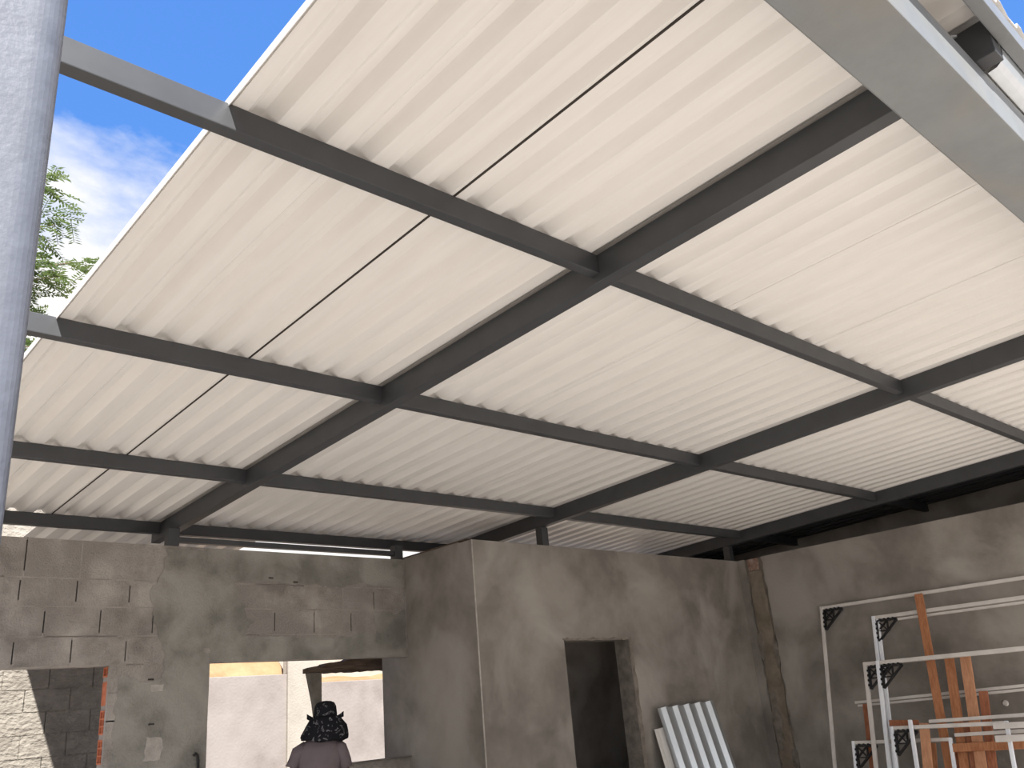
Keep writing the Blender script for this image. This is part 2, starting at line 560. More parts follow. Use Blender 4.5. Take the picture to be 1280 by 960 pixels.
MB().box(DOOR[1] + 0.001, DOOR[1] + 0.10, YB + 0.001, YB + 0.0119, 0, DOOR[3]).build('jamb_render', MAT['patch'], wall_back)

# ================================================================== box walls, right wall
def wall(name, boxes, mat):
    q = MB()
    for bx in boxes:
        q.box(*bx)
    return struct(q.build(name, mat))


TD = 0.20
DX0, DX1, DZ = 6.473, 7.465, 2.105
wall_center = wall('wall_center', [(XS, DX0, YF, YF + TD, 0, HW), (DX1, XR, YF, YF + TD, 0, HW), (DX0, DX1, YF, YF + TD, DZ, HW)], MAT['plaster'])
wall_side = wall('wall_side', [(XS, XS + 0.15, YF + TD, 7.64, 0, HW + 0.008)], MAT['plaster'])
# rough edge of render round the doorway
r = random.Random(4)
for (xa, sg) in ((DX1, 1),):
    pts = [(xa - 0.001, z) for z in [0.0]]
    poly = [(xa, YF - 0.004, 0.0)]
    n = 26
    inner = [(xa + 0.0 + r.uniform(-0.006, 0.004), YF - 0.004, DZ * i / n) for i in range(n + 1)]
    outer = [(xa + 0.05 + r.uniform(-0.014, 0.014), YF - 0.004, DZ * i / n) for i in range(n, -1, -1)]
    MB().extrude(inner + outer, (0, 0.006, 0)).build('render_edge', MAT['plaster_dark'], wall_center)
n = 30
lo = [(DX0 - 0.02 + (DX1 - DX0 + 0.06) * i / n, YF - 0.0045, DZ + r.uniform(-0.008, 0.006)) for i in range(n + 1)]
hi = [(DX1 + 0.04 - (DX1 - DX0 + 0.06) * i / n, YF - 0.0045, DZ + 0.022 + r.uniform(-0.008, 0.008)) for i in range(n + 1)]
MB().extrude(lo + hi, (0, 0.007, 0)).build('render_edge', MAT['plaster_dark'], wall_center)
MB().box(DX1 - 0.006, DX1 - 0.0005, YF + 0.002, YF + TD, 0, DZ - 0.001).build('jamb_render', MAT['plaster_dark'], wall_center)
wall_box_back = wall('wall_inner', [(XS, 11.2, 7.6405, 7.78, 0, 2.30)], MAT['plaster'])
# corner bead ridge on the outside corner of the box
MB().tube([(XS + 0.004, YF + 0.004, 0), (XS + 0.003, YF + 0.003, 1.5), (XS + 0.004, YF + 0.004, HW)], 0.007, 8).build('corner_bead', MAT['filler'], wall_center)

wall_right = wall('wall_right', [(XR + 0.02, XR + 0.15, 0.5, YF + TD, 0, HW - 0.004)], MAT['plaster_dark'])


def zig(y, z0, z1, n, amp, seed):
    r_ = random.Random(seed)
    return [(XR, y + r_.uniform(-amp, amp), z0 + (z1 - z0) * i / n) for i in range(n + 1)]


# main plaster skin, chase filling and corner strip, each with its own ragged edge
e1 = zig(5.895, 0.0, HW, 40, 0.016, 1)
poly = [(XR, 0.5, 0.0)] + e1 + [(XR, 0.5, HW)]
MB().extrude(poly, (0.021, 0, 0)).build('plaster_skin', MAT['plaster'], wall_right)
ea = zig(5.925, 0.0, HW - 0.16, 40, 0.012, 2)
eb = zig(6.115, 0.0, HW - 0.16, 40, 0.012, 3)
MB().extrude([(XR + 0.004, p[1], p[2]) for p in ea + eb[::-1]], (0.017, 0, 0)).build('chase_filling', MAT['chase'], wall_right)
ec = zig(6.14, 0.0, HW, 40, 0.012, 5)
MB().extrude([(XR - 0.004, p[1], p[2]) for p in ec] + [(XR - 0.004, YF - 0.001, HW), (XR - 0.004, YF - 0.001, 0)], (0.025, 0, 0)).build('corner_strip', MAT['plaster'], wall_right)
# rough filler where the chase has been patched
r = random.Random(8)
for (y0, y1, z0, z1, sd) in [(6.06, 6.16, 1.75, 2.2, 1), (5.88, 5.96, 1.7, 2.1, 2), (6.0, 6.14, 0.75, 1.5, 3), (5.86, 5.98, 0.55, 0.85, 4)]:
    pts = []
    nn = 18
    for i in range(nn):
        a = 2 * math.pi * i / nn
        rr = r.uniform(0.65, 1.0)
        pts.append((XR - 0.008, (y0 + y1) / 2 + math.cos(a) * rr * (y1 - y0) / 2, (z0 + z1) / 2 + math.sin(a) * rr * (z1 - z0) / 2))
    MB().extrude(pts, (0.02, 0, 0)).build('filler_smear', MAT['plaster_dark'], wall_right)
# clay brick left showing at the head of the chase
q = MB().box(XR - 0.012, XR + 0.0195, 5.955, 6.075, HW - 0.15, HW - 0.005)
q.build('brick', MAT['brick_old'], wall_right, bevel=0.006, seg=1)
MB().box(XR - 0.008, XR + 0.0195, 6.077, 6.10, HW - 0.15, HW - 0.01).build('brick', MAT['brick_old'], wall_right)
# closed lean-to beyond the right wall
q = MB().hexa([(11.2, 0.35, 0), (11.35, 0.35, 0), (11.35, 7.9, 0), (11.2, 7.9, 0)],
              [(11.2, 0.35, zr(0.35) + RH - .001), (11.35, 0.35, zr(0.35) + RH - .001), (11.35, 7.9, zr(7.9) + RH - .001), (11.2, 7.9, zr(7.9) + RH - .001)])
q.box(XR + 0.15, 11.2, 0.85, 1.0, 0, zr(1.0) + RH - .001)
q.box(XR + 0.15, 11.2, 7.7805, 7.9, 0, zr(7.9) + RH - .001)
struct(q.build('wall_far_right', MAT['plaster']))
# flush fixing disc
MB().tube([(XR + 0.0, 3.485, 1.164), (XR - 0.02, 3.485, 1.164)], [0.03, 0.02], 12).build('wall_anchor', MAT['alu'], wall_right)

# ================================================================== roof steel
rl = ['dark grey steel rafter out beyond the open left edge of the roof',
      'long dark grey steel rafter running from the big front beam to the block wall',
      'dark grey steel rafter ending over the plastered room with the doorway',
      'dark grey steel rafter along the top of the right hand wall']
for i, x in enumerate(RX):
    y0, y1 = (0.534, 7.92)
    a, b_ = x - RW / 2, x + RW / 2
    q = MB().hexa([(a, y0, zr(y0)), (b_, y0, zr(y0)), (b_, y1, zr(y1)), (a, y1, zr(y1))],
                  [(a, y0, zr(y0) + RH), (b_, y0, zr(y0) + RH), (b_, y1, zr(y1) + RH), (a, y1, zr(y1) + RH)])
    o = q.build('rafter', MAT['steel'], bevel=0.004)
    tag(o, rl[i], 'beam', 'roof rafters')

PY = [2.392, 4.245, 6.075, 7.72]
PW, PD = 0.055, 0.103
nth = ['nearest', 'second', 'third', 'rearmost']
sect = ['from the open left side to the long rafter', 'between the long and second rafters', 'between second and right wall rafters', 'in the dark strip beyond the right wall rafter']
for j, y in enumerate(PY):
    for i in range(4):
        xa = RX[i] + RW / 2 + 0.0005
        xb = RX[i + 1] - RW / 2 - 0.0005 if i < 3 else 11.1
        zt = zr(y) + RH
        ze = zr(y + PW) + RH
        q = MB().hexa([(xa, y, zt - PD), (xb, y, zt - PD), (xb, y + PW, ze - PD), (xa, y + PW, ze - PD)],
                      [(xa, y, zt - 0.001), (xb, y, zt - 0.001), (xb, y + PW, ze - 0.001), (xa, y + PW, ze - 0.001)])
        o = q.build('purlin', MAT['steel'], bevel=0.004)
        tag(o, '%s dark steel purlin, piece %s' % (nth[j], sect[i]), 'beam', 'roof purlins')

# front beam under the rafters
o = MB().box(-0.42, 9.95, 0.60, 0.825, 3.292, zr(0.825) - 0.0005).build('front_beam', MAT['steel_light'], bevel=0.006)
tag(o, 'wide light grey steel beam crossing the top right corner close overhead', 'beam')
# eave purlin
q = MB()
for xa, xb in ((-0.45, 11.2),):
    q.box(xa, xb, 0.485, 0.532, zr(0.5) + 0.065, zr(0.53) + RH - 0.001)
o = q.build('eave_purlin', MAT['steel_light'], bevel=0.004)
tag(o, 'slim grey steel edge beam along the roof edge at the top right', 'beam')
# curved flashing between the edge beam and the big beam
prof = [(0.533, 3.634), (0.533, 3.60), (0.5335, 3.56), (0.537, 3.53), (0.548, 3.508), (0.566, 3.495), (0.598, 3.490)]
rings = []
for x in (3.085, 6.3):
    rings.append([(x, y, z) for y, z in prof] + [(x, y + 0.003, z + 0.003) for y, z in prof[::-1]])
o = MB().loft(rings).build('curved_flashing', MAT['galv'])
tag(o, 'rounded silver metal strip beside the dark beam stub, top right corner', 'flashing')
# ragged weld spot at the cut end
o = MB().tube([(2.976, 0.69, 3.618), (2.972, 0.66, 3.63), (2.976, 0.63, 3.622)], [0.006, 0.016, 0.006], 8).build('sealant_blob', MAT['galv'])
tag(o, 'small shiny blob stuck to the beam top, upper right corner', 'sealant')

# column in front
q = MB().box(-0.012, 0.139, 0.60, 0.75, 0.0, 3.292)
o = q.build('steel_column', MAT['column'], bevel=0.028, seg=12)
tag(o, 'blue grey steel column standing close at the left edge', 'column')

# stub posts between walls and steel, wall plates
stubs = [(2.905, 3.00, YB + 0.01, YB + 0.10, HW, zr(YB + 0.1) - 0.0005, 'short dark steel post on the block wall under the first long rafter'),
         (6.335, 6.425, YF + 0.03, YF + 0.12, HW, zr(YF + 0.12) - 0.0005, 'short dark steel post on the plastered room front wall'),
         (5.25, 5.345, YB + 0.015, YB + 0.105, HW, 3.19, 'short dark steel post at the corner of block wall and plastered room'),
         (9.70, 9.785, YF + 0.03, YF + 0.12, HW, zr(YF + 0.12) - 0.0005, 'short dark steel post at the right hand corner over the wall chase')]
for (x0, x1, y0, y1, z0, z1, lb) in stubs:
    tag(MB().box(x0, x1, y0, y1, z0, z1).build('stub_post', MAT['steel'], bevel=0.003), lb, 'post', 'stub posts on the wall tops')
o = MB().box(3.001, 5.249, YB + 0.03, YB + 0.09, 3.082, 3.128).build('wall_plate', MAT['steel'], bevel=0.003)
tag(o, 'dark steel rail lying just above the block wall top', 'rail')
o = MB().box(XS - 0.02, XS + 0.06, YF + 0.05, YB + 0.4, HW + 0.009, HW + 0.016).build('edge_board', MAT['log'], bevel=0.001)
tag(o, 'thin dark board lying on the side wall top of the plastered room', 'board')

# ================================================================== corrugated roof sheets
PITCH, RISE = 0.2, 0.042
PROF = [(0.0, 0), (0.056, 0), (0.092, 1), (0.128, 1), (0.172, 0), (0.2, 0)]


def sheet_poly(width_pitches):
    pts = []
    for k in range(width_pitches):
        for (a, h) in PROF[:-1] if k < width_pitches - 1 else PROF:
            pts.append((k * PITCH + a, h * RISE))
    return pts


def roof_sheet(x0, ya, yb, lip=False, drop=0.0, np_=5):
    pts = sheet_poly(np_)
    th = 0.0025
    w = np_ * PITCH
    rings = []
    ny = 8
    rr = random.Random(int(x0 * 100))
    for i in range(ny + 1):
        y = ya + (yb - ya) * i / ny
        zb = zr(y) + RH + 0.0005 + drop
        low = [(x0 + 0.001 + px, y, zb + pz) for px, pz in pts[:-1]]
        low += [(x0 + w - 0.012, y, zb), (x0 + w - 0.003, y, zb + 0.0028), (x0 + w + 0.045, y, zb + 0.0028)]
        if lip:
            low = [(x0 - 0.012, y, zb - 0.012), (x0 - 0.012, y, zb + 0.022), (x0 - 0.004, y, zb + 0.022)] + low
        up = [(px, py, pz + th) for px, py, pz in low]
        if lip:
            up[0] = (low[0][0] - 0.003, y, low[0][2])
            up[1] = (low[1][0] - 0.003, y, low[1][2] + th)
        rings.append(low + up[::-1])
    return MB().loft(rings)


labels = ['white corrugated roof sheet at the open left edge against the sky',
          'white corrugated roof sheet right of the dark seam line, reaching the long rafter',
          'white corrugated roof sheet first one right of the long rafter',
          'white corrugated roof sheet second one right of the long rafter',
          'white corrugated roof sheet third one right of the long rafter',
          'white corrugated roof sheet passing over the second rafter',
          'white corrugated roof sheet first one right of the second rafter',
          'white corrugated roof sheet second one right of the second rafter',
          'white corrugated roof sheet meeting the right wall rafter',
          'corrugated roof sheet beyond the right wall top, coloured dark for the shade there',
          'narrow outermost roof sheet beyond the right wall, coloured dark for shade']
X_EDGE = 1.085
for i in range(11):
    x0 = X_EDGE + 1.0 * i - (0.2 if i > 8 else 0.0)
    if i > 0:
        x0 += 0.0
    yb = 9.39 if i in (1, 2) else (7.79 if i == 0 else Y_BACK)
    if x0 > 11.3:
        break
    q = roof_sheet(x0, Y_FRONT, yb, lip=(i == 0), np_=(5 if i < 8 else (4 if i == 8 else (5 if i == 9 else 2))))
    o = q.build('roof_sheet', MAT['sheet'] if i < 9 else MAT['steel'])  # last sheets take the dark steel colour to stand in for shade
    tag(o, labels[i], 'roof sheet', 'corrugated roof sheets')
    if i == 0:
        sx = MB()
        rings = []
        for y in (Y_FRONT, yb):
            zb = zr(y) + RH + 0.0008
            rings.append([(x0 + 0.990, y, zb - 0.0035), (x0 + 1.000, y, zb - 0.0035), (x0 + 1.000, y, zb + 0.001), (x0 + 0.990, y, zb + 0.001)])
        sx.loft(rings).build('seam_strip', MAT['dark_seal'], o)

# ================================================================== outside: block wall, boundary wall, pillar, bank
wo_ = MB().box(-2.5, 3.9, 9.44, 9.56, -0.06, 3.25).box(-2.5, 3.9, 9.44, 9.56, 3.2501, 4.25).build('wall_outer_left', MAT['mortar'])
struct(wo_)
rb = random.Random(12)
z = 4.25
k = 0
ob = MB()
while z > 0.9:
    z0 = z - 0.2
    x = -0.6 + (0.2 if k % 2 else 0.0)
    x += 0.06
    while x < 3.9:
        xa, xb = max(x, -0.6), min(x + 0.4, 3.9)
        if 1.2 < xb and xa < 3.6:
            MB().box(xa + 0.004, xb - 0.004, 9.40 + rb.uniform(-.004, .004), 9.441, z0 + 0.003, z - 0.003).build('block', MAT['rough_block'], wo_)
            if rb.random() < 0.6:
                ob.box(xb - 0.0045, xb + 0.0045, 9.412, 9.441, z0, z)
        x += 0.4
    ob.box(1.2, 3.9, 9.406, 9.441, z0 - 0.0035, z0 + 0.0035)
    z -= 0.2
    k += 1
ob.build('mortar_joint', MAT['rough_block'], wo_)
struct(MB().box(2.6, 6.6, 11.30, 11.45, -0.06, 2.215).box(6.6, 16, 11.305, 11.45, -0.06, 2.09).build('wall_boundary', MAT['outer_wall'], bevel=0.01))
q = MB()
q.box(6.20, 6.66, 11.255, 11.2995, -0.06, 2.9)
q.box(6.22, 6.66, 11.2995, 11.44, 2.2165, 2.9)
o = q.build('gate_pillar', MAT['outer_pillar'], bevel=0.012)
tag(o, 'cream plastered pillar outside beyond the window opening', 'pillar')
struct(MB().box(7.2, 15, 13.6, 13.75, -0.06, 3.4).build('wall_neighbor', MAT['outer_pillar']))
# earth bank
bm = bmesh.new()
nx, ny = 60, 24
grid = []
for j in range(ny + 1):
    row = []
    for i in range(nx + 1):
        x = 1.0 + 16.0 * i / nx
        y = 11.46 + 10.0 * j / ny
        zz = (2.12 if x < 6.5 else 2.06) + (2.6 if x < 6.5 else 0.42) * (1 - math.exp(-(y - 11.46) / 3.0)) + (0.22 if x < 6.5 else 0.05) * noise.noise((x * 1.3, y * 1.3, 0.0)) * min(1, (y - 11.4) * 2) + 0.07 * noise.noise((x * 5, y * 5, 3.0))
        row.append(bm.verts.new((x, y, zz)))
    grid.append(row)
for j in range(ny):
    for i in range(nx):
        bm.faces.new((grid[j][i], grid[j][i + 1], grid[j + 1][i + 1], grid[j + 1][i]))
# skirt down to the ground
base = [bm.verts.new((17.0, 21.46, -0.06)), bm.verts.new((1.0, 21.46, -0.06))]
lf = [bm.verts.new((1.0, 11.46, -0.06)), bm.verts.new((17.0, 11.46, -0.06))]
bm.faces.new([grid[j][0] for j in range(ny + 1)] + [base[1], lf[0]])
bm.faces.new([grid[j][nx] for j in range(ny + 1)][::-1] + [lf[1], base[0]])
bm.faces.new([grid[ny][i] for i in range(nx + 1)] + [base[0], base[1]])
me = bpy.data.meshes.new('earth_bank')
bm.to_mesh(me)
bm.free()
me.materials.append(MAT['earth'])
o = bpy.data.objects.new('earth_bank', me)
COL.objects.link(o)
struct(o)

# rough timber and its stake outside the window
r = random.Random(5)
n = 26
topp, bot = [], []
for i in range(n + 1):
    t_ = i / n
    x = 4.655 + t_ * 1.25
    topp.append((x, 8.02, 2.052 + 0.165 * min(1, t_ * 1.3) + r.uniform(-0.012, 0.012)))
    bot.append((x, 8.02, 2.008 + r.uniform(-0.006, 0.006)))
q = MB().extrude(bot + topp[::-1], (0, 0.14, 0))
o = q.build('rough_timber', MAT['log'])
tag(o, 'dark ragged timber lying level across the top of the window view', 'timber')
q = MB().extrude([(4.668, 8.04, 2.01), (4.80, 8.04, 2.01), (4.80, 8.04, 1.2), (4.80, 8.04, -0.06), (4.76, 8.04, -0.06), (4.765, 8.04, 1.5), (4.735, 8.04, 1.72)], (0, 0.09, 0))
o = q.build('tapered_stake', MAT['post'])
tag(o, 'dark wedge shaped post under the ragged timber, behind the hat', 'post')
st = MB().box(5.70, 5.78, 8.03, 8.12, -0.06, 2.005).build('timber_prop', MAT['post'])
tag(st, 'weathered timber prop under the right end of the ragged timber', 'post')

# conduit stub on the pier
q = MB().tube([(3.235, YB - 0.001, 1.22), (3.232, YB - 0.025, 1.24), (3.228, YB - 0.03, 1.33), (3.222, YB - 0.03, 1.37), (3.205, YB - 0.03, 1.385), (3.19, YB - 0.03, 1.37)], 0.011, 8)
o = q.build('conduit_end', MAT['cable'], smooth=True)
tag(o, 'black bent conduit end sticking from the pier left of the window', 'conduit')

# ================================================================== leaning corrugated sheets
def leaning_sheet(xl, ytop, ztop, length, lean, drift, label, col):
    """top edge along X, leaning on the front wall of the room, foot nearer the camera"""
    wpts = sheet_poly(5)
    th = 0.0025
    d = Vector((drift, -math.sin(lean), -math.cos(lean))).normalized()
    nrm = Vector((0, -math.cos(lean), math.sin(lean)))
    rings = []
    for i in range(7):
        o_ = Vector((xl, ytop, ztop)) + d * (length * i / 6)
        low = [o_ + Vector((px, 0, 0.02 * px)) + nrm * (RISE - pz * 0 + pz - RISE) for px, pz in wpts]
        up = [p + nrm * th for p in low]
        rings.append(low + up[::-1])
    o = MB().loft(rings).build('loose_roof_sheet', col)
    tag(o, label, 'roof sheet', 'loose roof sheets leaning on the wall')
    return o


leaning_sheet(7.685, 6.165, 1.392, 1.43, math.asin(0.24), 0.0, 'ribbed metal roof sheet leaning on the wall, nearest of the pair', MAT['galv'])
leaning_sheet(7.64, 6.205, 1.192, 1.222, math.asin(0.215), 0.0, 'lower ribbed roof sheet leaning behind the other, showing at its left', MAT['sheet'])

# ================================================================== aluminium frames, battens
SLP = 0.24


def P(X0, y, z, out=0.0):
    """point of a leaning plane parallel to the right wall, foot line at X0"""
    return Vector((X0 + SLP * z - out, y, z))


NRM = Vector((-1, 0, SLP)).normalized()
UP = Vector((SLP, 0, 1)).normalized()


def bracket(parent, X0, y, z, size=0.25):
    """triangular truss corner bracket with teeth against both tubes"""
    q = MB()
    c = P(X0, y, z)
    ay = Vector((0, -1, 0))
    ad = -UP

    def pt(a, d):
        return c + ay * a + ad * d
    w, t_ = 0.016, 0.03
    o0 = 0.03
    q.bar(pt(o0, o0), pt(size, o0), w, t_, ad)
    q.bar(pt(o0, o0), pt(o0, size), w, t_, ay)
    q.bar(pt(size, o0), pt(o0, size), w, t_, (ay + ad))
    s2 = (size + o0) / 2
    q.bar(pt(o0, o0), pt(s2, s2), w * .8, t_ * .8, (ay - ad))
    q.bar(pt(o0, s2), pt(s2, o0), w * .8, t_ * .8, (ay + ad))
    q.bar(pt(o0, s2), pt(s2, s2), w * .7, t_ * .8, ad)
    q.bar(pt(s2, o0), pt(s2, s2), w * .7, t_ * .8, ay)
    for k in range(4):
        a = o0 + 0.02 + k * (size - 0.05) / 4
        q.bar(pt(a, 0.018), pt(a + 0.022, 0.018), 0.022, t_, ad)
        q.bar(pt(0.018, a), pt(0.018, a + 0.022), 0.022, t_, ay)
    return q.build('corner_bracket', MAT['black_plastic'], parent)


def frame(X0, y, z, width, label, mat, tw=0.04, double=False, br=True, zb=0.03, right=True):
    t_ = thing('metal_frame', label, 'frame', (X0 + SLP * 0.0, y - width / 2, 0.0), 'aluminium frames leaning on the right wall')
    MB().bar(P(X0, y, 0.0) , P(X0, y, z), tw, 0.03, (0, 1, 0)).build('upright', mat, t_, bevel=0.003, seg=1)
    if double:
        MB().bar(P(X0, y - tw - 0.006, 0.0), P(X0, y - tw - 0.006, z - 0.03), tw * .9, 0.024, (0, 1, 0)).build('upright', mat, t_, bevel=0.003, seg=1)
    MB().bar(P(X0, y - width, 0.0), P(X0, y - width, z), tw, 0.03, (0, 1, 0)).build('upright', mat, t_, bevel=0.003, seg=1)
    dz = tw / 2
    MB().bar(P(X0, y - tw / 2, z - dz), P(X0, y - width + tw / 2, z - dz), tw, 0.03, UP).build('top_rail', MAT['alu'], t_, bevel=0.003, seg=1)
    if double:
        MB().bar(P(X0, y - tw / 2 - 0.25, z - dz - 0.045), P(X0, y - width + tw / 2, z - dz - 0.045), 0.022, 0.024, UP).build('top_rail', MAT['alu'], t_)
    MB().bar(P(X0, y - tw / 2, zb), P(X0, y - width + tw / 2, zb), tw, 0.03, UP).build('bottom_rail', MAT['alu'], t_, bevel=0.003, seg=1)
    if br:
        bracket(t_, X0, y - tw / 2 + 0.012, z - tw + 0.012)
    return t_


frame(9.19, 5.20, 2.33, 3.3, 'tallest slim metal frame with black corner bracket, flat against right wall', MAT['alu'], tw=0.034)
frame(9.14, 4.56, 2.14, 2.8, 'second tallest metal frame, double upright and black corner bracket', MAT['alu_bright'], double=True)
frame(8.97, 4.63, 1.668, 2.7, 'mid height metal frame, left of two with touching black brackets', MAT['alu'])
frame(8.93, 4.468, 1.668, 2.6, 'mid height metal frame, right of two with touching black brackets', MAT['alu_bright'])
frame(9.01, 4.868, 0.905, 1.0, 'lowest small frame with black bracket, leftmost near floor', MAT['alu_bright'], tw=0.032)
frame(8.87, 4.37, 1.035, 1.09, 'low frame whose black bracket sits beside the short dark board', MAT['alu_bright'], tw=0.034)


def batten(ytop, ztop, yfoot, X0, w, th, label, mat):
    q = MB().bar(P(X0, yfoot, 0.012), P(X0, ytop, ztop), w, th, (0, 1, 0))
    o = q.build('wood_batten', mat, bevel=0.002, seg=1)
    return tag(o, label, 'batten', 'wooden battens leaning by the frames')


batten(4.005, 2.30, 3.916, 9.075, 0.085, 0.025, 'tallest reddish wooden batten reaching the top frame rail', MAT['wood'])
batten(3.788, 1.635, 3.804, 9.075, 0.09, 0.025, 'reddish batten second tall, just right of the tallest one', MAT['wood'])
batten(3.618, 1.64, 3.641, 9.043, 0.10, 0.025, 'pale orange batten in front, thickest of the three tall ones', MAT['wood_light'])
batten(3.514, 1.298, 3.571, 9.075, 0.08, 0.025, 'dark reddish batten behind and right of the pale one', MAT['wood_dark'])
batten(4.055, 1.049, 4.104, 8.90, 0.09, 0.025, 'short pale batten left of the tall ones, top cut below the rail', MAT['wood_light'])
batten(4.745, 1.253, 4.73, 9.108, 0.055, 0.018, 'narrow dark batten behind the left metal uprights', MAT['wood_dark'])
batten(3.696, 1.035, 3.70, 9.075, 0.085, 0.022, 'short brown batten between the two right tall battens', MAT['wood_dark'])
batten(4.09, 0.856, 4.15, 9.107, 0.07, 0.018, 'low brown batten behind the tallest batten', MAT['wood'])
batten(3.85, 0.80, 3.84, 9.107, 0.07, 0.018, 'low brown batten tucked behind the second tall batten', MAT['wood_dark'])
# cross battens and loose rails
o = MB().bar(P(9.01, 3.86, 0.813), P(9.01, 2.6, 0.838), 0.075, 0.025, UP).build('cross_batten', MAT['wood'], bevel=0.002, seg=1)
tag(o, 'level orange batten crossing in front of the leaning battens', 'batten')
o = MB().bar(P(8.915, 4.41, 1.062), P(8.915, 4.115, 1.052), 0.06, 0.025, UP).build('short_board', MAT['wood_dark'], bevel=0.002, seg=1)
tag(o, 'short dark wooden board lying level between two metal uprights', 'board')
o = MB().bar(P(9.252, 4.93, 1.27), P(9.252, 2.7, 1.33), 0.028, 0.018, UP)
o.bar(P(9.252, 4.90, 1.235), P(9.252, 2.7, 1.295), 0.022, 0.018, UP)
o = o.build('loose_rail', MAT['alu'])
tag(o, 'thin grey double rail lying level behind the wooden battens', 'rail', 'loose level rails')
for (X0, y0, z0, y1, z1, w, lb) in [(8.90, 4.00, 1.061, 2.7, 1.085, 0.03, 'pale metal rail crossing level in front of the battens'),
                                  (8.815, 3.38, 0.999, 2.8, 1.002, 0.05, 'short wide pale rail at the right edge, upper of two'),
                                  (8.815, 3.38, 0.891, 2.8, 0.899, 0.055, 'short wide pale rail at the right edge, lower of two'),
                                  (9.013, 3.82, 0.925, 2.8, 0.945, 0.03, 'dull grey rail lying level low behind the pale battens')]:
    o = MB().bar(P(X0, y0, z0), P(X0, y1, z1), w, 0.02, UP).build('loose_rail', MAT['alu'])
    tag(o, lb, 'rail', 'loose level rails')
for (y0, z0, y1, lb) in [(4.154, 1.088, 4.124, 'bright upright tube beside the short dark board')]:
    o = MB().bar(P(8.82, y1, 0.005), P(8.82, y0, z0), 0.035, 0.03, (0, 1, 0)).build('loose_tube', MAT['alu_bright'], bevel=0.003, seg=1)
    tag(o, lb, 'tube')

# ================================================================== person
PX, PYY = 3.93, 6.50
ANG = math.radians(30)
FWD = Vector((math.sin(ANG), math.cos(ANG), 0))
RGT = Vector((math.cos(ANG), -math.sin(ANG), 0))


def L(x, y, z):
    t_ = min(1.0, max(0.0, (z - 1.36) / 0.14))
    x = x * (0.87 + 0.13 * t_) - 0.062 + 0.047 * t_
    return Vector((PX, PYY, 0)) + RGT * x + FWD * y + Vector((0, 0, z))


person = thing('person', 'person seen from behind in mauve grey shirt and black printed neck flap hat', 'person', (PX, PYY, 0))


def skinned(name, joints, edges, root, mat, parent, levels=2):
    idx = {k: i for i, k in enumerate(joints)}
    off = parent_origin(parent)
    me = bpy.data.meshes.new(name)
    me.from_pydata([L(*joints[k][:3]) - off for k in joints], [(idx[a], idx[b_]) for a, b_ in edges], [])
    o = bpy.data.objects.new(name, me)
    COL.objects.link(o)
    sk = o.modifiers.new('skin', 'SKIN')
    sk.use_smooth_shade = True
    for k in joints:
        v = me.skin_vertices[0].data[idx[k]]
        rr = joints[k][3]
        v.radius = rr if isinstance(rr, tuple) else (rr, rr)
        v.use_root = (k == root)
    sb = o.modifiers.new('sub', 'SUBSURF')
    sb.levels = levels
    sb.render_levels = levels
    dg = bpy.context.evaluated_depsgraph_get()
    ev = o.evaluated_get(dg)
    nm = bpy.data.meshes.new_from_object(ev)
    o.modifiers.clear()
    o.data = nm
    nm.name = name
    nm.materials.clear()
    nm.materials.append(mat)
    for p_ in nm.polygons:
        p_.use_smooth = True
    o.parent = parent
    return o


